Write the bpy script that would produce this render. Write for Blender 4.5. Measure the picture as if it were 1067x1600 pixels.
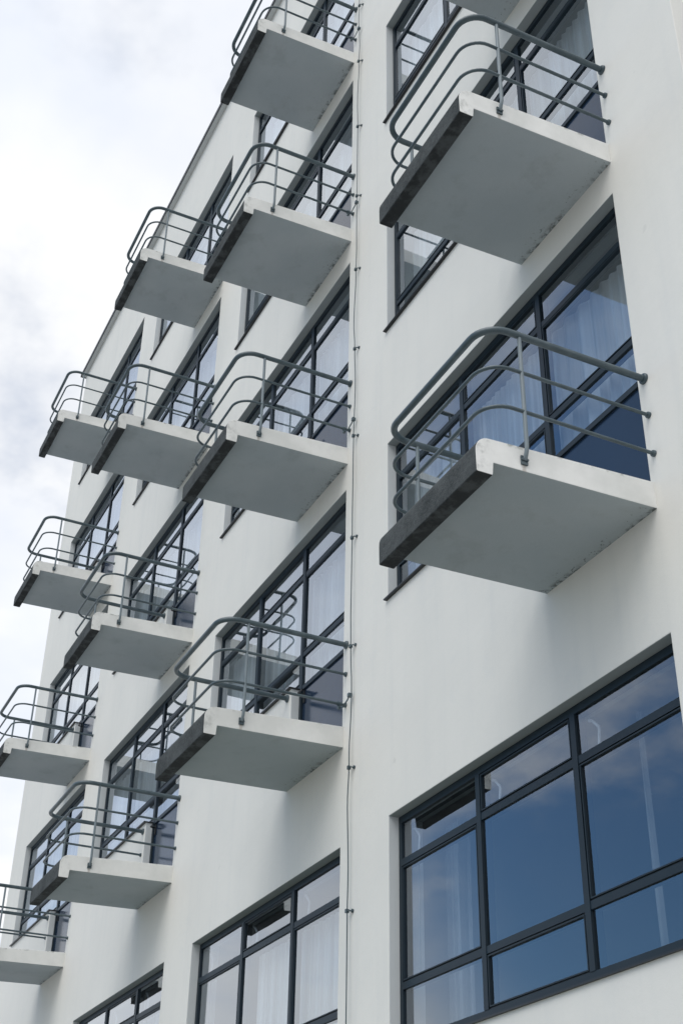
import bpy, bmesh, math, random
from mathutils import Vector, Matrix

for o in list(bpy.data.objects):
    bpy.data.objects.remove(o, do_unlink=True)
scene = bpy.context.scene
COL = scene.collection
random.seed(7)

# ------------------------------------------------------------------ camera
cam_data = bpy.data.cameras.new("camera")
cam = bpy.data.objects.new("camera", cam_data)
COL.objects.link(cam)
right = Vector((0.43619102, 0.89971312, 0.01592778))
up = Vector((0.47757612, -0.24646358, 0.84331297))
fwd = Vector((-0.76266536, 0.36023881, 0.5371867))
M = Matrix((right, up, -fwd)).transposed().to_4x4()
M.translation = Vector((5.2995, -4.6331, -4.4000))
cam.matrix_world = M
cam_data.sensor_fit = 'VERTICAL'
cam_data.sensor_height = 36.0
cam_data.lens = 2061.16 / 1600 * 36.0
cam_data.clip_start = 0.1
cam_data.clip_end = 5000
scene.camera = cam

# ------------------------------------------------------------------ world + sun
SUN_DIR = Vector((0.36, -0.58, 1.05)).normalized()      # towards the sun
sun_el = math.asin(SUN_DIR.z)
sun_az = math.atan2(SUN_DIR.x, SUN_DIR.y)
world = bpy.data.worlds.new("World")
scene.world = world
world.use_nodes = True
nt = world.node_tree
nt.nodes.clear()


def N(tree, kind, **kw):
    n = tree.nodes.new(kind)
    for k, v in kw.items():
        setattr(n, k, v)
    return n


def math_node(tree, op, a, b=None, clamp=False):
    n = N(tree, 'ShaderNodeMath', operation=op, use_clamp=clamp)
    for i, v in enumerate((a, b)):
        if v is None:
            continue
        if isinstance(v, (int, float)):
            n.inputs[i].default_value = v
        else:
            tree.links.new(v, n.inputs[i])
    return n.outputs[0]


def maprange(tree, val, a, b, c=0.0, d=1.0, smooth=True):
    n = N(tree, 'ShaderNodeMapRange')
    n.interpolation_type = 'SMOOTHSTEP' if smooth else 'LINEAR'
    tree.links.new(val, n.inputs[0])
    for i, v in zip((1, 2, 3, 4), (a, b, c, d)):
        n.inputs[i].default_value = v
    return n.outputs[0]


sky = N(nt, 'ShaderNodeTexSky', sky_type='NISHITA')
sky.sun_disc = False
sky.sun_elevation = sun_el
sky.sun_rotation = sun_az
sky.air_density = 1.0
sky.dust_density = 0.1
sky.ozone_density = 1.0
bg_sky = N(nt, 'ShaderNodeBackground')
bg_sky.inputs[1].default_value = 0.10
tint = N(nt, 'ShaderNodeMix', data_type='RGBA', blend_type='MULTIPLY')     # the photograph's cool white balance
tint.inputs[0].default_value = 1.0
tint.inputs[7].default_value = (0.74, 1.02, 1.18, 1)
nt.links.new(sky.outputs[0], tint.inputs[6])
nt.links.new(tint.outputs[2], bg_sky.inputs[0])
tc = N(nt, 'ShaderNodeTexCoord')
sep = N(nt, 'ShaderNodeSeparateXYZ')
nt.links.new(tc.outputs['Generated'], sep.inputs[0])
zden = math_node(nt, 'ADD', math_node(nt, 'ABSOLUTE', sep.outputs[2]), 0.22)
cx = math_node(nt, 'DIVIDE', sep.outputs[0], zden)
cy = math_node(nt, 'DIVIDE', sep.outputs[1], zden)
comb = N(nt, 'ShaderNodeCombineXYZ')
nt.links.new(cx, comb.inputs[0])
nt.links.new(cy, comb.inputs[1])


def wnoise(scale, detail, rough, off=0.0):
    mp = N(nt, 'ShaderNodeMapping')
    mp.inputs['Location'].default_value = (off, off * 0.7, off * 0.3)
    nt.links.new(comb.outputs[0], mp.inputs[0])
    n = N(nt, 'ShaderNodeTexNoise')
    nt.links.new(mp.outputs[0], n.inputs['Vector'])
    n.inputs['Scale'].default_value = scale
    n.inputs['Detail'].default_value = detail
    n.inputs['Roughness'].default_value = rough
    return n.outputs[0]


n1 = wnoise(1.6, 7, 0.58, 55.5)
n2 = wnoise(2.6, 5, 0.5, 9.4)
# broken cloud with one open stretch of blue low over the horizon, the one mirrored in the lower windows
gapn = N(nt, 'ShaderNodeVectorMath', operation='DOT_PRODUCT')
nt.links.new(tc.outputs['Generated'], gapn.inputs[0])
gapn.inputs[1].default_value = (-0.501, -0.782, 0.371)
bias = maprange(nt, gapn.outputs['Value'], 0.835, 0.93, 0.06, -0.155)
cover = maprange(nt, math_node(nt, 'ADD', n1, bias), 0.41, 0.60)
# a thin high veil closes most of what is left, except over that open stretch
veil = math_node(nt, 'MULTIPLY', maprange(nt, gapn.outputs['Value'], 0.85, 0.92, 0.92, 0.04), maprange(nt, wnoise(2.2, 6, 0.62, 21.7), 0.38, 0.56, 0.56, 1.0))
cover = math_node(nt, 'ADD', cover, math_node(nt, 'MULTIPLY', math_node(nt, 'SUBTRACT', 1.0, cover), veil))
cshade = N(nt, 'ShaderNodeMix', data_type='RGBA')
nt.links.new(maprange(nt, n2, 0.36, 0.62), cshade.inputs[0])
cshade.inputs[6].default_value = (0.80, 0.845, 0.935, 1)
cshade.inputs[7].default_value = (0.97, 0.975, 0.985, 1)
bg_cloud = N(nt, 'ShaderNodeBackground')
bg_cloud.inputs[1].default_value = 0.86
nt.links.new(cshade.outputs[2], bg_cloud.inputs[0])
mixs = N(nt, 'ShaderNodeMixShader')
nt.links.new(cover, mixs.inputs[0])
nt.links.new(bg_sky.outputs[0], mixs.inputs[1])
nt.links.new(bg_cloud.outputs[0], mixs.inputs[2])
wout = N(nt, 'ShaderNodeOutputWorld')
nt.links.new(mixs.outputs[0], wout.inputs[0])

sun_data = bpy.data.lights.new("sun", 'SUN')
sun_data.energy = 1.5
sun_data.angle = math.radians(52)
sun_data.color = (1.0, 0.972, 0.93)
sun = bpy.data.objects.new("sun", sun_data)
COL.objects.link(sun)
sun.rotation_euler = SUN_DIR.to_track_quat('Z', 'Y').to_euler()
sun.location = (10, -10, 20)

scene.view_settings.view_transform = 'Standard'
scene.view_settings.look = 'None'
scene.view_settings.exposure = 0.35
scene.view_settings.gamma = 1.0
scene.render.engine = 'CYCLES'
scene.cycles.use_denoising = True
scene.cycles.max_bounces = 10
scene.cycles.transparent_max_bounces = 24
scene.cycles.sample_clamp_indirect = 6

# ------------------------------------------------------------------ materials


def new_mat(name):
    m = bpy.data.materials.new(name)
    m.use_nodes = True
    t = m.node_tree
    b = t.nodes['Principled BSDF']
    return m, t, b


def coords(t, scale=(1, 1, 1), which='Object'):
    tcn = N(t, 'ShaderNodeTexCoord')
    mp = N(t, 'ShaderNodeMapping')
    mp.inputs['Scale'].default_value = scale
    t.links.new(tcn.outputs[which], mp.inputs[0])
    return mp.outputs[0]


def world_coords(t, scale=(1, 1, 1)):
    g = N(t, 'ShaderNodeNewGeometry')
    mp = N(t, 'ShaderNodeMapping')
    mp.inputs['Scale'].default_value = scale
    t.links.new(g.outputs['Position'], mp.inputs[0])
    return mp.outputs[0]


def noise(t, vec, scale, detail=4, rough=0.55):
    n = N(t, 'ShaderNodeTexNoise')
    t.links.new(vec, n.inputs['Vector'])
    n.inputs['Scale'].default_value = scale
    n.inputs['Detail'].default_value = detail
    n.inputs['Roughness'].default_value = rough
    return n.outputs[0]


def mixcol(t, fac, a, b, blend='MIX'):
    n = N(t, 'ShaderNodeMix', data_type='RGBA', blend_type=blend)
    if isinstance(fac, (int, float)):
        n.inputs[0].default_value = fac
    else:
        t.links.new(fac, n.inputs[0])
    for i, v in ((6, a), (7, b)):
        if isinstance(v, tuple):
            n.inputs[i].default_value = v + (1,) if len(v) == 3 else v
        else:
            t.links.new(v, n.inputs[i])
    return n.outputs[2]


def bump(t, height, strength, dist, b):
    n = N(t, 'ShaderNodeBump')
    n.inputs['Strength'].default_value = strength
    n.inputs['Distance'].default_value = dist
    t.links.new(height, n.inputs['Height'])
    t.links.new(n.outputs[0], b.inputs['Normal'])


def sepxyz(t, vec):
    s = N(t, 'ShaderNodeSeparateXYZ')
    t.links.new(vec, s.inputs[0])
    return s.outputs


# white lime plaster of the facade
PLASTER, t, b = new_mat('plaster')
wc = world_coords(t)
big = maprange(t, noise(t, wc, 0.55, 5, 0.6), 0.3, 0.7)
streak = maprange(t, noise(t, world_coords(t, (5.0, 5.0, 0.35)), 1.0, 4, 0.6), 0.45, 0.8)
col = mixcol(t, big, (0.712, 0.706, 0.665), (0.762, 0.752, 0.706))
col = mixcol(t, math_node(t, 'MULTIPLY', streak, 0.28), col, (0.60, 0.615, 0.60))
spots = maprange(t, noise(t, wc, 6.0, 2, 0.5), 0.74, 0.80)
col = mixcol(t, math_node(t, 'MULTIPLY', spots, 0.35), col, (0.5, 0.5, 0.47))
grain = maprange(t, noise(t, wc, 150.0, 3, 0.7), 0.3, 0.7)
col = mixcol(t, math_node(t, 'MULTIPLY', grain, 0.17), col, (0.56, 0.56, 0.54))
patch = maprange(t, noise(t, wc, 1.9, 6, 0.7), 0.55, 0.66)
col = mixcol(t, math_node(t, 'MULTIPLY', patch, 0.16), col, (0.62, 0.64, 0.63))
t.links.new(col, b.inputs['Base Color'])
b.inputs['Roughness'].default_value = 0.9
b.inputs['Specular IOR Level'].default_value = 0.2
h = math_node(t, 'ADD', noise(t, wc, 9.0, 5, 0.6), math_node(t, 'MULTIPLY', noise(t, wc, 110.0, 3, 0.6), 0.18))
bump(t, h, 0.2, 0.010, b)

# painted sides of the balcony slabs: grime along the top edge, rust below the bracket
SLAB_SIDE, t, b = new_mat('balcony_side_paint')
oc = coords(t)
s = sepxyz(t, oc)
rough_n = noise(t, world_coords(t), 14.0, 5, 0.65)
base = mixcol(t, maprange(t, noise(t, world_coords(t), 2.2, 5, 0.6), 0.35, 0.7), (0.78, 0.78, 0.755), (0.66, 0.665, 0.64))
topz = math_node(t, 'SUBTRACT', s[2], math_node(t, 'MULTIPLY', s[1], 0.052))      # height measured along the fall of the slab
edge = maprange(t, topz, 0.165, 0.198)
edge = math_node(t, 'MULTIPLY', edge, maprange(t, rough_n, 0.50, 0.66))
edge = math_node(t, 'MULTIPLY', edge, maprange(t, noise(t, world_coords(t), 1.7, 3), 0.42, 0.62))
base = mixcol(t, math_node(t, 'MULTIPLY', edge, 0.8), base, (0.13, 0.14, 0.12))
nose = math_node(t, 'MULTIPLY', maprange(t, s[1], -1.12, -1.27), maprange(t, rough_n, 0.45, 0.72))
base = mixcol(t, math_node(t, 'MULTIPLY', nose, 0.65), base, (0.36, 0.37, 0.35))
dy = math_node(t, 'ABSOLUTE', math_node(t, 'ADD', s[1], 0.955))
drip = math_node(t, 'MULTIPLY', maprange(t, dy, 0.022, 0.004), maprange(t, s[2], 0.07, 0.03))
base = mixcol(t, math_node(t, 'MULTIPLY', drip, 0.45), base, (0.25, 0.2, 0.15))
t.links.new(base, b.inputs['Base Color'])
b.inputs['Roughness'].default_value = 0.88
b.inputs['Specular IOR Level'].default_value = 0.2
bump(t, rough_n, 0.3, 0.008, b)

# grey painted soffit of the balconies with mould specks and painted-in contact shade where it meets the wall
SLAB_UNDER, t, b = new_mat('balcony_soffit_paint')
oc = coords(t)
wc = world_coords(t)
s = sepxyz(t, oc)
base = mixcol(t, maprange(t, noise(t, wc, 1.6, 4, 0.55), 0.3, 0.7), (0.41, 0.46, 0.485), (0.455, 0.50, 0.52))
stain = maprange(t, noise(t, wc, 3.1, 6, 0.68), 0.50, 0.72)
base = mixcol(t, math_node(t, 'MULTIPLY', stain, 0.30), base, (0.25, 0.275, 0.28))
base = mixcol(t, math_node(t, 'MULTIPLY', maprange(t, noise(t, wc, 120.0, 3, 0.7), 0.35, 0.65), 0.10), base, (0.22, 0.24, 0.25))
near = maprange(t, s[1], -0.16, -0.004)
contact_band = math_node(t, 'MULTIPLY', maprange(t, s[1], -0.06, -0.002), maprange(t, noise(t, wc, 2.3, 3), 0.38, 0.58))
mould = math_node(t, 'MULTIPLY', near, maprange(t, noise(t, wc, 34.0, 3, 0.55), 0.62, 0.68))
mould_shade = math_node(t, 'MULTIPLY', contact_band, maprange(t, noise(t, wc, 16.0, 4, 0.7), 0.46, 0.57))  # patchy mould band that also puts contact shade into the colour
mould = math_node(t, 'MAXIMUM', mould, mould_shade)
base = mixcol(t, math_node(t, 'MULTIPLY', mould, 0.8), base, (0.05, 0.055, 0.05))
t.links.new(base, b.inputs['Base Color'])
b.inputs['Roughness'].default_value = 0.85
b.inputs['Specular IOR Level'].default_value = 0.2
bump(t, noise(t, wc, 40.0, 4, 0.6), 0.15, 0.004, b)

# weathered, blackened concrete nosing
NOSING, t, b = new_mat('weathered_concrete')
wc = world_coords(t)
m1 = maprange(t, noise(t, wc, 5.0, 7, 0.68), 0.33, 0.70)
base = mixcol(t, m1, (0.034, 0.039, 0.041), (0.078, 0.086, 0.088))
m2 = maprange(t, noise(t, world_coords(t, (6.0, 6.0, 14.0)), 1.3, 5, 0.65), 0.56, 0.68)
base = mixcol(t, math_node(t, 'MULTIPLY', m2, 0.55), base, (0.026, 0.03, 0.032))
gr1 = maprange(t, noise(t, wc, 55.0, 5, 0.75), 0.36, 0.66)
base = mixcol(t, math_node(t, 'MULTIPLY', gr1, 0.55), base, (0.105, 0.116, 0.116))
t.links.new(base, b.inputs['Base Color'])
b.inputs['Roughness'].default_value = 0.92
b.inputs['Specular IOR Level'].default_value = 0.15
bump(t, math_node(t, 'ADD', noise(t, wc, 30.0, 6, 0.7), noise(t, wc, 160.0, 2, 0.5)), 0.5, 0.008, b)

NOSING_UNDER, t, b = new_mat('stained_drip_edge')
wc = world_coords(t)
m1 = maprange(t, noise(t, wc, 7.0, 6, 0.7), 0.45, 0.62)
base = mixcol(t, m1, (0.024, 0.028, 0.030), (0.065, 0.073, 0.077))
t.links.new(base, b.inputs['Base Color'])
b.inputs['Roughness'].default_value = 0.92
bump(t, noise(t, wc, 40.0, 5, 0.7), 0.5, 0.006, b)

# soffit inside the window head: smooth grey render
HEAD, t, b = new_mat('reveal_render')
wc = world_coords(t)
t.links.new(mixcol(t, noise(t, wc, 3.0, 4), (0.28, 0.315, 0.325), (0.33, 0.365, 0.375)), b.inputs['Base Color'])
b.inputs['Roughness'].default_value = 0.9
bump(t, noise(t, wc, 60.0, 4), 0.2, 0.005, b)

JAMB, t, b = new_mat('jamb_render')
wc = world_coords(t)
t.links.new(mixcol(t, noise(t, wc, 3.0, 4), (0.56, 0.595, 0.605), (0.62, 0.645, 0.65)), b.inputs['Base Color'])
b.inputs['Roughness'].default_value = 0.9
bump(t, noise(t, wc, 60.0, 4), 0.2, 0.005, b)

# grey painted steel tube
RAIL, t, b = new_mat('grey_paint_on_steel')
wc = world_coords(t)
base = mixcol(t, maprange(t, noise(t, wc, 7.0, 5, 0.6), 0.35, 0.7), (0.046, 0.072, 0.085), (0.078, 0.108, 0.122))
base = mixcol(t, math_node(t, 'MULTIPLY', maprange(t, noise(t, wc, 38.0, 3), 0.68, 0.75), 0.5), base, (0.06, 0.06, 0.055))
t.links.new(base, b.inputs['Base Color'])
b.inputs['Roughness'].default_value = 0.36
bump(t, noise(t, wc, 70.0, 3), 0.12, 0.002, b)

GALV, t, b = new_mat('light_grey_steel')
wc = world_coords(t)
t.links.new(mixcol(t, noise(t, wc, 12.0, 4), (0.130, 0.170, 0.192), (0.195, 0.232, 0.252)), b.inputs['Base Color'])
b.inputs['Roughness'].default_value = 0.45

FRAME, t, b = new_mat('dark_blue_grey_frame_paint')
wc = world_coords(t)
t.links.new(mixcol(t, noise(t, wc, 4.0, 4), (0.008, 0.017, 0.026), (0.013, 0.025, 0.036)), b.inputs['Base Color'])
b.inputs['Roughness'].default_value = 0.45
b.inputs['Specular IOR Level'].default_value = 0.3

GASKET, t, b = new_mat('black_sash_paint')
b.inputs['Base Color'].default_value = (0.007, 0.009, 0.012, 1)
b.inputs['Roughness'].default_value = 0.4

PANEL, t, b = new_mat('dark_blue_door_paint')
wc = world_coords(t)
t.links.new(mixcol(t, noise(t, wc, 1.5, 3), (0.013, 0.028, 0.056), (0.017, 0.035, 0.066)), b.inputs['Base Color'])
b.inputs['Roughness'].default_value = 0.16
bump(t, noise(t, wc, 6.0, 2), 0.05, 0.01, b)

WHITE_METAL, t, b = new_mat('white_enamel')
b.inputs['Base Color'].default_value = (0.48, 0.50, 0.52, 1)
b.inputs['Roughness'].default_value = 0.35

ROOFM, t, b = new_mat('dark_roof_metal')
wc = world_coords(t)
t.links.new(mixcol(t, noise(t, wc, 2.0, 3), (0.025, 0.028, 0.032), (0.05, 0.053, 0.058)), b.inputs['Base Color'])
b.inputs['Roughness'].default_value = 0.5

INTERIOR, t, b = new_mat('room_paint')
wc = world_coords(t)
t.links.new(mixcol(t, noise(t, wc, 1.0, 3), (0.24, 0.245, 0.25), (0.29, 0.295, 0.30)), b.inputs['Base Color'])
b.inputs['Roughness'].default_value = 0.9

# double glazing: the outer face reflects like the stack of four air-glass boundaries, the inner face is clear
GLASS = bpy.data.materials.new('window_glass')
GLASS.use_nodes = True
t = GLASS.node_tree
t.nodes.clear()
geo = N(t, 'ShaderNodeNewGeometry')
tcn = N(t, 'ShaderNodeTexCoord')
wave = N(t, 'ShaderNodeTexNoise')
t.links.new(geo.outputs['Position'], wave.inputs['Vector'])
wave.inputs['Scale'].default_value = 1.7
wave.inputs['Detail'].default_value = 1
bmp = N(t, 'ShaderNodeBump')
bmp.inputs['Strength'].default_value = 0.03
bmp.inputs['Distance'].default_value = 0.02
t.links.new(wave.outputs[0], bmp.inputs['Height'])
dotn = N(t, 'ShaderNodeVectorMath', operation='DOT_PRODUCT')
t.links.new(geo.outputs['Normal'], dotn.inputs[0])
t.links.new(geo.outputs['Incoming'], dotn.inputs[1])
cosi = math_node(t, 'ABSOLUTE', dotn.outputs['Value'])
p5 = math_node(t, 'POWER', math_node(t, 'SUBTRACT', 1.0, cosi, clamp=True), 5.0)
R1 = math_node(t, 'ADD', math_node(t, 'MULTIPLY', p5, 0.94), 0.06)
R2 = math_node(t, 'DIVIDE', math_node(t, 'MULTIPLY', R1, 4.0), math_node(t, 'ADD', math_node(t, 'MULTIPLY', R1, 3.0), 1.0))
tr = N(t, 'ShaderNodeBsdfTransparent')
tr.inputs[0].default_value = (0.84, 0.90, 0.935, 1)
gl = N(t, 'ShaderNodeBsdfGlossy')
gl.inputs['Roughness'].default_value = 0.0
gl.inputs[0].default_value = (0.885, 0.94, 1.0, 1)
t.links.new(bmp.outputs[0], gl.inputs['Normal'])
mx = N(t, 'ShaderNodeMixShader')
t.links.new(R2, mx.inputs[0])
t.links.new(tr.outputs[0], mx.inputs[1])
t.links.new(gl.outputs[0], mx.inputs[2])
out = N(t, 'ShaderNodeOutputMaterial')
t.links.new(mx.outputs[0], out.inputs[0])

CLEAR = bpy.data.materials.new('clear_inner_glass')
CLEAR.use_nodes = True
t = CLEAR.node_tree
t.nodes.clear()
tr = N(t, 'ShaderNodeBsdfTransparent')
tr.inputs[0].default_value = (0.97, 0.98, 0.98, 1)
out = N(t, 'ShaderNodeOutputMaterial')
t.links.new(tr.outputs[0], out.inputs[0])

# sheer curtains
def sheer(name, see_through):
    m = bpy.data.materials.new(name)
    m.use_nodes = True
    t = m.node_tree
    t.nodes.clear()
    df = N(t, 'ShaderNodeBsdfDiffuse')
    tl = N(t, 'ShaderNodeBsdfTranslucent')
    tp = N(t, 'ShaderNodeBsdfTransparent')
    cc = mixcol(t, noise(t, coords(t, (60, 60, 1)), 1.0, 3), (0.78, 0.80, 0.82), (0.87, 0.88, 0.90))
    t.links.new(cc, df.inputs[0])
    t.links.new(cc, tl.inputs[0])
    m1 = N(t, 'ShaderNodeMixShader')
    m1.inputs[0].default_value = 0.3
    t.links.new(df.outputs[0], m1.inputs[1])
    t.links.new(tl.outputs[0], m1.inputs[2])
    m2 = N(t, 'ShaderNodeMixShader')
    dens = maprange(t, noise(t, coords(t, (11, 0.2, 0.12)), 1.0, 4, 0.6), 0.35, 0.65)
    t.links.new(math_node(t, 'ADD', math_node(t, 'MULTIPLY', dens, 0.34), see_through - 0.1), m2.inputs[0])
    t.links.new(m1.outputs[0], m2.inputs[1])
    t.links.new(tp.outputs[0], m2.inputs[2])
    out = N(t, 'ShaderNodeOutputMaterial')
    t.links.new(m2.outputs[0], out.inputs[0])
    return m


CURTAIN = sheer('sheer_fabric', 0.14)
VEIL = sheer('thin_veil', 0.70)

GROUND, t, b = new_mat('paving_and_lawn')
wc = world_coords(t)
g1 = maprange(t, noise(t, wc, 0.05, 4), 0.56, 0.62)
grass = mixcol(t, noise(t, wc, 3.0, 6, 0.7), (0.035, 0.06, 0.02), (0.07, 0.10, 0.035))
pave = mixcol(t, noise(t, wc, 1.2, 6, 0.6), (0.24, 0.24, 0.238), (0.33, 0.328, 0.32))
t.links.new(mixcol(t, g1, pave, grass), b.inputs['Base Color'])
b.inputs['Roughness'].default_value = 0.95

# ------------------------------------------------------------------ mesh helpers


class MB:
    """collects boxes and tubes into one mesh"""

    def __init__(self):
        self.v, self.f, self.m, self.sm = [], [], [], []

    def add(self, verts, faces, mat=0, smooth=False):
        k = len(self.v)
        self.v += [tuple(p) for p in verts]
        for f in faces:
            self.f.append([i + k for i in f])
            self.m.append(mat)
            self.sm.append(smooth)

    def box(self, x0, x1, y0, y1, z0, z1, mat=0):
        v = [(x, y, z) for x in (x0, x1) for y in (y0, y1) for z in (z0, z1)]
        f = [(0, 1, 3, 2), (4, 6, 7, 5), (0, 4, 5, 1), (2, 3, 7, 6), (0, 2, 6, 4), (1, 5, 7, 3)]
        self.add(v, f, mat)
        return self

    def tube(self, pts, r, n=12, mat=0, cap=True):
        pts = [Vector(p) for p in pts]
        rings = []
        tan = (pts[1] - pts[0]).normalized()
        ref = Vector((0, 0, 1)) if abs(tan.z) < 0.9 else Vector((1, 0, 0))
        nrm = (ref - tan * ref.dot(tan)).normalized()
        for i, p in enumerate(pts):
            a = pts[max(i - 1, 0)]
            c = pts[min(i + 1, len(pts) - 1)]
            tan = (c - a).normalized()
            nrm = (nrm - tan * nrm.dot(tan)).normalized()
            bi = tan.cross(nrm)
            rr = r[i] if isinstance(r, (list, tuple)) else r
            rings.append([p + (nrm * math.cos(2 * math.pi * k / n) + bi * math.sin(2 * math.pi * k / n)) * rr for k in range(n)])
        v = [q for ring in rings for q in ring]
        f = []
        for i in range(len(rings) - 1):
            for k in range(n):
                f.append((i * n + k, i * n + (k + 1) % n, (i + 1) * n + (k + 1) % n, (i + 1) * n + k))
        self.add(v, f, mat, True)
        if cap:
            self.add(rings[0], [list(range(n))[::-1]], mat)
            self.add(rings[-1], [list(range(n))], mat)
        return self

    def mesh(self, name, mats):
        me = bpy.data.meshes.new(name)
        me.from_pydata(self.v, [], self.f)
        for m in (mats if isinstance(mats, (list, tuple)) else [mats]):
            me.materials.append(m)
        me.polygons.foreach_set('material_index', self.m)
        me.polygons.foreach_set('use_smooth', self.sm)
        bm = bmesh.new()
        bm.from_mesh(me)
        bmesh.ops.recalc_face_normals(bm, faces=bm.faces)
        bm.to_mesh(me)
        bm.free()
        me.update()
        return me


def link(name, data, parent=None, loc=(0, 0, 0)):
    o = bpy.data.objects.new(name, data)
    COL.objects.link(o)
    o.parent = parent
    o.location = loc
    return o


def bevel(o, w, seg=2, ang=40):
    md = o.modifiers.new('bevel', 'BEVEL')
    md.width = w
    md.segments = seg
    md.limit_method = 'ANGLE'
    md.angle_limit = math.radians(ang)
    md.harden_normals = False
    return o


def box_mesh(name, x0, x1, y0, y1, z0, z1, mat):
    return MB().box(x0, x1, y0, y1, z0, z1).mesh(name, mat)


# ------------------------------------------------------------------ dimensions
PITCH = 4.3847                 # bay to bay
STOREY = 3.0
NCOL, NROW = 4, 4
XL, XR = -17.62, 0.85          # ends of the facade
XW0, XD, XW1 = -3.543, -1.19, -0.029
ZF, ZS, ZH = 0.196, 1.068, 2.707
ZG0, ZG1 = -2.60, -0.857
ZTOP = 13.46
ZGROUND = -6.0
DEPTH = 8.0
FY = 0.088                     # face of the window frames behind the wall face
OFF = {(0, 0): -0.018, (1, 0): 0.018}      # small building tolerances read off the photograph

# ------------------------------------------------------------------ ground
mb = MB()
mb.add([(-900, -900, ZGROUND), (900, -900, ZGROUND), (900, 900, ZGROUND), (-900, 900, ZGROUND)], [(0, 1, 2, 3)])
gr = link('ground', mb.mesh('ground', GROUND))
gr['kind'] = 'structure'

# ------------------------------------------------------------------ building shell
bld = link('apartment_building', None)
bld['label'] = 'white plastered building with four columns of projecting balconies and dark framed windows'
bld['category'] = 'building'

xs = {XL, XR}
for c in range(NCOL):
    for x in (XW0, XD, XW1):
        xs.add(round(-c * PITCH + x, 5))
zs = {ZGROUND, ZTOP, ZG0, ZG1}
for r in range(NROW):
    for z in (ZF, ZS, ZH):
        zs.add(round(r * STOREY + z, 5))
xs, zs = sorted(xs), sorted(zs)


def is_open(x, z):
    for c in range(NCOL):
        X = x + c * PITCH
        if XW0 < X < XW1:
            if ZG0 < z < ZG1:
                return True
            for r in range(NROW):
                Z = z - r * STOREY
                if ZS < Z < ZH:
                    return True
                if X > XD and ZF < Z <= ZS:
                    return True
    return False


bm = bmesh.new()
vd = {}


def V(x, y, z):
    k = (round(x, 5), round(y, 5), round(z, 5))
    if k not in vd:
        vd[k] = bm.verts.new(k)
    return vd[k]


def F(*vs, mat=0):
    f = bm.faces.new(vs)
    f.material_index = mat
    return f


nx, nz = len(xs) - 1, len(zs) - 1
opn = [[is_open((xs[i] + xs[i + 1]) / 2, (zs[j] + zs[j + 1]) / 2) for j in range(nz)] for i in range(nx)]
T = 0.30
for i in range(nx):
    for j in range(nz):
        x0, x1, z0, z1 = xs[i], xs[i + 1], zs[j], zs[j + 1]
        if not opn[i][j]:
            F(V(x0, 0, z0), V(x1, 0, z0), V(x1, 0, z1), V(x0, 0, z1))
            continue
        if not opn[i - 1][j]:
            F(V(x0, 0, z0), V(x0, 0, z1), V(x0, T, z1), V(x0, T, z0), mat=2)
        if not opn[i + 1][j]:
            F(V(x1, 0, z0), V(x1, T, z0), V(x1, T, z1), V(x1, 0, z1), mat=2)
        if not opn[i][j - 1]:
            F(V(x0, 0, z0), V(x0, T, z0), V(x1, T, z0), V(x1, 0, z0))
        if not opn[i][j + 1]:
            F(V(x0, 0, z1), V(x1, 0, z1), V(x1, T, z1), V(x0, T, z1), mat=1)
for j in range(nz):
    z0, z1 = zs[j], zs[j + 1]
    F(V(XR, 0, z0), V(XR, DEPTH, z0), V(XR, DEPTH, z1), V(XR, 0, z1))
    F(V(XL, 0, z0), V(XL, 0, z1), V(XL, DEPTH, z1), V(XL, DEPTH, z0))
    F(V(XR, DEPTH, z0), V(XL, DEPTH, z0), V(XL, DEPTH, z1), V(XR, DEPTH, z1))
bmesh.ops.recalc_face_normals(bm, faces=bm.faces)
me = bpy.data.meshes.new('wall')
bm.to_mesh(me)
bm.free()
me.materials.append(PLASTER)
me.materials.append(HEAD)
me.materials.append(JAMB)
wall = link('wall', me, bld)
bevel(wall, 0.006, 2)

# roof slab with a thin dark metal edge
OV = 0.085
roof = link('roof', box_mesh('roof', XL - OV, XR + OV, -OV, DEPTH + OV, ZTOP + 0.002, ZTOP + 0.055, JAMB), bld)
mb = MB()
mb.box(XL - OV - 0.02, XR + OV + 0.02, -OV - 0.02, -OV - 0.002, ZTOP - 0.012, ZTOP + 0.06)
mb.box(XL - OV - 0.02, XL - OV - 0.002, -OV - 0.002, DEPTH + OV, ZTOP - 0.012, ZTOP + 0.06)
mb.box(XR + OV + 0.002, XR + OV + 0.02, -OV - 0.002, DEPTH + OV, ZTOP - 0.012, ZTOP + 0.06)
link('roof_edge', mb.mesh('roof_edge', ROOFM), roof)

# storey floors and walls between the rooms
slab = box_mesh('floor_slab', XL + 0.02, XR - 0.02, T + 0.002, DEPTH - 0.02, 0, 0.24, INTERIOR)
for z in [-3.4] + [r * STOREY - 0.05 for r in range(NROW)] + [NROW * STOREY - 0.05]:
    link('floor_slab', slab, bld, (0, 0, z))
pmesh = box_mesh('partition_wall', -0.06, 0.06, T + 0.002, 4.5, -5.9, ZTOP - 0.01, INTERIOR)
for c in range(NCOL + 1):
    link('partition_wall', pmesh, bld, (0.42 - c * PITCH - (0.0 if c else 0), 0, 0))
link('corridor_wall', box_mesh('corridor_wall', XL + 0.02, XR - 0.02, 4.5, 4.62, -5.9, ZTOP - 0.01, INTERIOR), bld)

# ------------------------------------------------------------------ windows
XM = (-2.352, -1.168)


def bar(x0, x1, z0, z1, y0=FY, y1=FY + 0.07):
    return MB().box(x0, x1, y0, y1, z0, z1)


def pane_mesh(x0, x1, z0, z1):
    mb = MB().box(x0, x1, FY + 0.014, FY + 0.036, z0, z1)
    mb.m = [1, 1, 0, 1, 1, 1]          # only the outer face carries the reflection
    return mb.mesh('pane', [GLASS, CLEAR])


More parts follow.
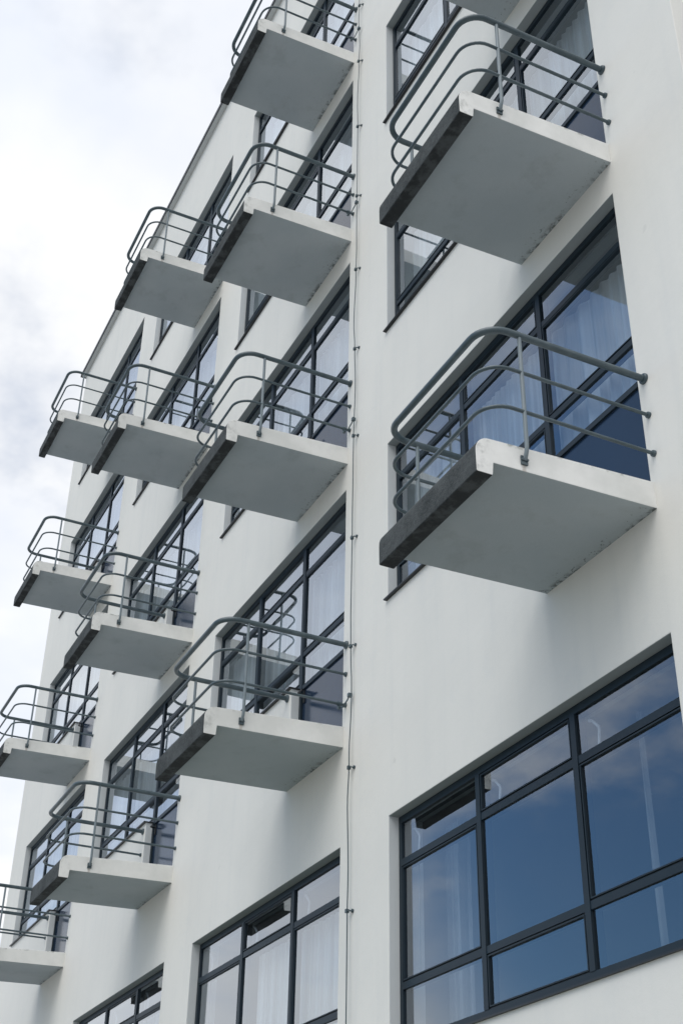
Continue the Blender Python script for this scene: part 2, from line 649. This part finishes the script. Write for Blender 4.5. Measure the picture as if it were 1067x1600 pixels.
def sash_mesh(x0, x1, z0, z1):
    """thin frame of an opening light, standing a little proud, with a black joint round it"""
    mb = MB()
    w = 0.019
    for k, (w0, w1, ya, yb) in enumerate(((0.0, 0.010, FY + 0.009, FY + 0.06), (0.010, w, FY - 0.002, FY + 0.064))):
        a0, a1, c0, c1 = x0 + w0, x1 - w0, z0 + w0, z1 - w0
        b0, b1, d0, d1 = x0 + w1, x1 - w1, z0 + w1, z1 - w1
        mt = 1 if k == 0 else 0
        mb.box(a0, b0, ya, yb, c0, c1, mt)
        mb.box(b1, a1, ya, yb, c0, c1, mt)
        mb.box(b0, b1, ya, yb, c0, d0, mt)
        mb.box(b0, b1, ya, yb, d1, c1, mt)
    return mb.mesh('sash', [FRAME, GASKET])


def window_template(kind):
    """list of (name, mesh) of the pieces of one window; the first is the outer frame"""
    P = []
    z0, z1 = (ZS, ZH) if kind == 'studio' else (ZG0, ZG1)
    e = 0.003
    fr = MB()
    fw = 0.045
    x0, x1 = XW0 + e, XW1 - e
    zb = ZF if kind == 'studio' else z0
    fr.box(x0, x1, FY, FY + 0.09, z1 - fw - 0.012, z1 - e)
    fr.box(x0, x0 + fw, FY, FY + 0.09, z0 + e, z1 - fw - 0.012)
    fr.box(x1 - fw, x1, FY, FY + 0.09, zb + e, z1 - fw - 0.012)
    if kind == 'studio':
        fr.box(x0 + fw, XM[1] - 0.028, FY, FY + 0.09, z0 + e, z0 + 0.05)
    else:
        fr.box(x0 + fw, x1 - fw, FY, FY + 0.09, z0 + e, z0 + 0.085)
    P.append(('window', fr.mesh('window', FRAME)))
    if kind == 'studio':
        zt, zl = (2.318, 2.370), (1.406, 1.456)
        zbot = z0 + 0.05
    else:
        zt, zl = (-1.254, -1.202), (-2.166, -2.116)
        zbot = z0 + 0.085
    ztop = z1 - fw - 0.012
    # mullions
    mw = 0.028
    P.append(('mullion', bar(XM[0] - mw, XM[0] + mw, zbot, ztop, FY - 0.004, FY + 0.085).mesh('mullion', FRAME)))
    P.append(('mullion', bar(XM[1] - mw, XM[1] + mw, (zb + e) if kind == 'studio' else zbot, ztop, FY - 0.004, FY + 0.085).mesh('mullion', FRAME)))
    cols = [(x0 + fw, XM[0] - mw), (XM[0] + mw, XM[1] - mw), (XM[1] + mw, x1 - fw)]
    for ci, (a, c) in enumerate(cols):
        P.append(('transom', bar(a, c, zt[0], zt[1]).mesh('transom', FRAME)))
        P.append(('transom', bar(a, c, zl[0], zl[1]).mesh('transom', FRAME)))
        low = zbot
        if kind == 'studio' and ci == 2:
            P.append(('transom', bar(a, c, 1.045, 1.088).mesh('transom', FRAME)))
            low = 1.088
        rows = [(zt[1], ztop), (zl[1], zt[0]), (low, zl[0])]
        for ri, (za, zc) in enumerate(rows):
            P.append(('pane', pane_mesh(a + 0.001, c - 0.001, za + 0.001, zc - 0.001)))
            if (ci + ri) % 2 == 1:
                P.append(('sash', sash_mesh(a + 0.001, c - 0.001, za + 0.001, zc - 0.001)))
    if kind == 'studio':
        a, c = cols[2]
        P.append(('door_panel', bar(a, c, ZF + e, 1.045, FY + 0.018, FY + 0.06).mesh('door_panel', PANEL)))
        hd = MB()
        hd.box(a + 0.02, a + 0.055, FY + 0.004, FY + 0.018, 0.90, 1.03)
        hd.tube([(a + 0.037, FY + 0.01, 0.985), (a + 0.037, FY - 0.045, 0.985), (a + 0.05, FY - 0.058, 0.985), (a + 0.15, FY - 0.058, 0.98)], 0.010, 8)
        P.append(('door_handle', hd.mesh('door_handle', GASKET)))
        sl = MB().box(XW0 - 0.022, XD + 0.018, -0.034, FY + 0.01, z0 - 0.006, z0 + 0.006)
    else:
        sl = MB().box(XW0 - 0.02, XW1 + 0.02, -0.022, FY + 0.01, z0 - 0.006, z0 + 0.006)
        for k, (a, c) in enumerate(cols):
            arm = MB()
            arm.tube([(a + 0.03, FY + 0.09, -0.955), (a + 0.06, FY + 0.09, -0.965), (a + 0.125, FY + 0.09, -1.03), (a + 0.13, FY + 0.09, -1.05), (a + 0.105, FY + 0.09, -1.205)], 0.011, 8)
            P.append(('opener_arm', arm.mesh('opener_arm', WHITE_METAL)))
            if k == 0:
                rod = MB().tube([(a + 0.09, FY + 0.10, -1.21), (a + 0.085, FY + 0.10, -2.10)], 0.004, 8)
                P.append(('opener_rod', rod.mesh('opener_rod', GALV)))
    P.append(('sill', sl.mesh('sill', GASKET)))
    return P


TEMPL = {'studio': window_template('studio'), 'ground': window_template('ground')}


def place_window(kind, loc):
    T_ = TEMPL[kind]
    w = link(T_[0][0], T_[0][1], bld, loc)
    for nm, me_ in T_[1:]:
        link(nm, me_, w)
    return w


# ------------------------------------------------------------------ balconies
BW = 1.217
prof = [(0.02, 0.0), (-1.165, -0.030), (-1.172, -0.114), (-1.178, -0.118), (-1.276, -0.118), (-1.282, -0.112), (-1.284, 0.015)]
for k in range(1, 9):
    a = math.pi * 0.5 * k / 8
    prof.append((-1.184 - 0.10 * math.cos(a), 0.03 + 0.105 * math.sin(a)))
prof.append((0.02, ZF))
nP = len(prof)
mb = MB()
mb.add([(0, y, z) for y, z in prof], [list(range(nP))], 0)
mb.add([(-BW, y, z) for y, z in prof], [list(range(nP))[::-1]], 0)
for i in range(nP):
    j = (i + 1) % nP
    if i == 0:
        mt = 1
    elif i in (1, 2, 3, 4):
        mt = 3
    elif 5 <= i < nP - 2:
        mt = 2
    else:
        mt = 0
    (ya, za), (yb, zb) = prof[i], prof[j]
    seg = 12 if i in (0, 4, 5) or i > 5 else 1
    mb.add([(0, ya, za), (-BW, ya, za), (-BW, yb, zb), (0, yb, zb)], [(0, 1, 2, 3)], mt, False)
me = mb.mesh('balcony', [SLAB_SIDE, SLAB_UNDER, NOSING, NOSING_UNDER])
bm = bmesh.new()
bm.from_mesh(me)
bmesh.ops.remove_doubles(bm, verts=bm.verts, dist=1e-5)
bmesh.ops.recalc_face_normals(bm, faces=bm.faces)
bm.to_mesh(me)
bm.free()
BALC = me

RX0, RX1, RY, RB = -1.272, 0.043, -1.205, 0.17


def rail_path(z):
    pts = [(RX1, 0.0, z), (RX1, -0.5, z)]
    for k in range(0, 9):
        a = math.pi / 2 * k / 8
        pts.append((RX1 - RB + RB * math.cos(a), RY + RB - RB * math.sin(a), z))
    pts.append(((RX0 + RX1) / 2, RY, z))
    for k in range(0, 9):
        a = math.pi / 2 * k / 8
        pts.append((RX0 + RB - RB * math.sin(a), RY + RB - RB * math.cos(a), z))
    pts += [(RX0, -0.5, z), (RX0, 0.0, z)]
    return pts


RAILS = [('top_rail', 0.970, 0.0235), ('middle_rail', 0.678, 0.0125), ('bottom_rail', 0.380, 0.0125)]
rail_me = [(n, MB().tube(rail_path(z), r, 14).mesh(n, RAIL)) for n, z, r in RAILS]
flange_me = []
for n, z, r in RAILS:
    mb = MB()
    R_ = r * 1.45 + 0.004
    mb.tube([(0, 0.002, 0), (0, -0.014, 0), (0, -0.02, 0)], [R_, R_, R_ * 0.86], 16)
    flange_me.append(mb.mesh('flange', RAIL))


def post_mesh(sgn):
    x = 0.0
    mb = MB()
    mb.tube([(x, -0.955, 0.965), (x, -0.955, 0.5), (x, -0.955, 0.13), (x - 0.006 * sgn, -0.955, 0.095), (x - 0.02 * sgn, -0.955, 0.065), (x - 0.034 * sgn, -0.955, 0.05)], 0.0135, 12)
    return mb.mesh('post', GALV)


post_me = {1: post_mesh(1), -1: post_mesh(-1)}
brk = {}
for sgn in (1, -1):
    mb = MB()
    mb.box(min(0.001 * sgn, 0.012 * sgn), max(0.001 * sgn, 0.012 * sgn), -0.978, -0.932, 0.018, 0.078)
    mb.tube([(0.010 * sgn, -0.972, 0.048), (0.022 * sgn, -0.972, 0.048)], 0.008, 6)
    mb.tube([(0.010 * sgn, -0.938, 0.048), (0.022 * sgn, -0.938, 0.048)], 0.008, 6)
    brk[sgn] = mb.mesh('bracket', RAIL)

for c in range(NCOL):
    place_window('ground', (-c * PITCH, 0, 0))
    for r in range(NROW):
        place_window('studio', (-c * PITCH, 0, r * STOREY))
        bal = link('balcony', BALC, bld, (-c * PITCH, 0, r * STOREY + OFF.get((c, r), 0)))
        bevel(bal, 0.007, 2)
        for (n, me_), fl, (_, z, rr) in zip(rail_me, flange_me, RAILS):
            link(n, me_, bal)
            link('flange', fl, bal, (RX1, 0, z))
            link('flange', fl, bal, (RX0, 0, z))
        link('post', post_me[1], bal, (RX1, 0, 0))
        link('post', post_me[-1], bal, (RX0, 0, 0))
        link('bracket', brk[1], bal, (0, 0, 0))
        link('bracket', brk[-1], bal, (-BW, 0, 0))

# ------------------------------------------------------------------ lightning conductor
lc = link('lightning_conductor', None, None, (-4.19, 0, ZGROUND))
lc['label'] = 'thin grey lightning conductor cable clipped vertically to the white wall'
lc['category'] = 'cable'
clipz = [-5.2, -4.2, -2.9, -1.443, -0.24, 0.90, 2.03, 3.206, 4.307, 5.403, 6.509, 7.639, 8.791, 9.85, 10.9, 12.0, 13.0]
pts = []
rnd = random.Random(3)
z = -6.0
while z < 13.5:
    near = min(abs(z - k) for k in clipz)
    sway = 0.012 * math.sin(z * 2.3) + 0.006 * math.sin(z * 5.1)
    pts.append((sway * min(1, near / 0.3), -0.035 + 0.006 * math.sin(z * 3.7) * min(1, near / 0.3), z - ZGROUND))
    z += 0.1
link('cable', MB().tube(pts, 0.0050, 7).mesh('cable', RAIL), lc)
mb = MB()
mb.tube([(0.035, 0.0, 0), (0.030, -0.03, 0), (0.0, -0.037, 0), (-0.012, -0.037, 0)], 0.006, 8)
mb.box(-0.013, 0.013, -0.050, -0.024, -0.015, 0.015)
mb.tube([(0.036, 0.002, 0), (0.036, -0.012, 0)], 0.016, 10)
clip = mb.mesh('clip', RAIL)
for zc in clipz:
    o = link('clip', clip, lc, (0, 0, zc - ZGROUND))
    o.rotation_euler = (0, math.radians(rnd.uniform(-14, 14)), 0)
for r in range(NROW):
    zr = r * STOREY + 0.380 + OFF.get((1, r), 0)
    xr = -PITCH + RX1 + 4.19
    mb = MB()
    mb.tube([(0, -0.037, zr + 0.03 - ZGROUND), (-0.03, -0.045, zr - 0.005 - ZGROUND), (xr + 0.05, -0.055, zr - 0.05 - ZGROUND), (xr + 0.01, -0.065, zr - 0.035 - ZGROUND), (xr, -0.066, zr - ZGROUND)], 0.006, 8)
    mb.box(-0.018, 0.014, -0.055, -0.02, zr + 0.012 - ZGROUND, zr + 0.045 - ZGROUND)
    link('bonding_wire', mb.mesh('bonding_wire', RAIL), lc)
    mb = MB()
    mb.tube([(xr, -0.05, zr - ZGROUND), (xr, -0.085, zr - ZGROUND)], 0.022, 10)
    mb.box(xr - 0.012, xr + 0.012, -0.08, -0.055, zr - 0.05 - ZGROUND, zr - 0.015 - ZGROUND)
    link('clamp', mb.mesh('clamp', RAIL), lc)

# ------------------------------------------------------------------ curtains
COLN = ['nearest', 'second', 'third', 'farthest']
ROWN = ['lowest balcony', 'second balcony up', 'third balcony up', 'top balcony']


def curtain(label, x0, x1, z0, z1, seed, y=0.24, pitch=0.13, mat=None):
    rnd = random.Random(seed)
    n = max(12, int((x1 - x0) / 0.014))
    v, f = [], []
    ph = rnd.uniform(0, 6)
    phase = ph
    for i in range(n + 1):
        x = x0 + (x1 - x0) * i / n
        phase += (x1 - x0) / n * 2 * math.pi / (pitch * (1 + 0.45 * math.sin(x * 3.1 + ph)))
        a = 0.012 + 0.018 * (0.5 + 0.5 * math.sin(x * 2.3 + ph * 2))
        yy = a * math.sin(phase) + 0.01 * math.sin(phase * 0.37)
        v += [(x, y + 0.5 * yy, z1), (x, y + yy, (z0 + z1) / 2), (x + 0.006 * math.sin(phase * 0.5), y + 1.2 * yy, z0)]
    for i in range(n):
        for k in range(2):
            f.append((3 * i + k, 3 * i + 3 + k, 3 * i + 4 + k, 3 * i + 1 + k))
    mb = MB()
    cx_ = (x0 + x1) / 2
    mb.add([(p[0] - cx_, p[1], p[2] - z0) for p in v], f, 0, True)
    o = link('curtain', mb.mesh('curtain', mat or CURTAIN), None, (cx_, 0, z0))
    o['label'] = label
    o['category'] = 'curtain'
    o['group'] = 'sheer curtains behind the windows'


for c in range(NCOL):
    for r in range(NROW):
        curtain('sheer white curtain in the window behind the %s of the %s balcony column' % (ROWN[r], COLN[c]),
                -c * PITCH - 3.46, -c * PITCH - 0.06, r * STOREY + 0.22, r * STOREY + 2.36, c * 10 + r)
for c, a, b_, w in ((1, -2.30, -0.06, 'second'), (2, -3.45, -0.06, 'third')):
    curtain('sheer white curtain in the wide lowest window under the %s balcony column' % w,
            -c * PITCH + a, -c * PITCH + b_, -3.1, -1.23, 90 + c)
curtain('drawn back pale curtain at the left of the large blue window lower right', -3.46, -3.02, -3.1, -0.92, 97, 0.42, 0.22, VEIL)
curtain('narrow pale curtain hanging at the right of the large blue window lower right', -0.95, -0.89, -3.1, -0.92, 98, 0.42, 0.13, VEIL)
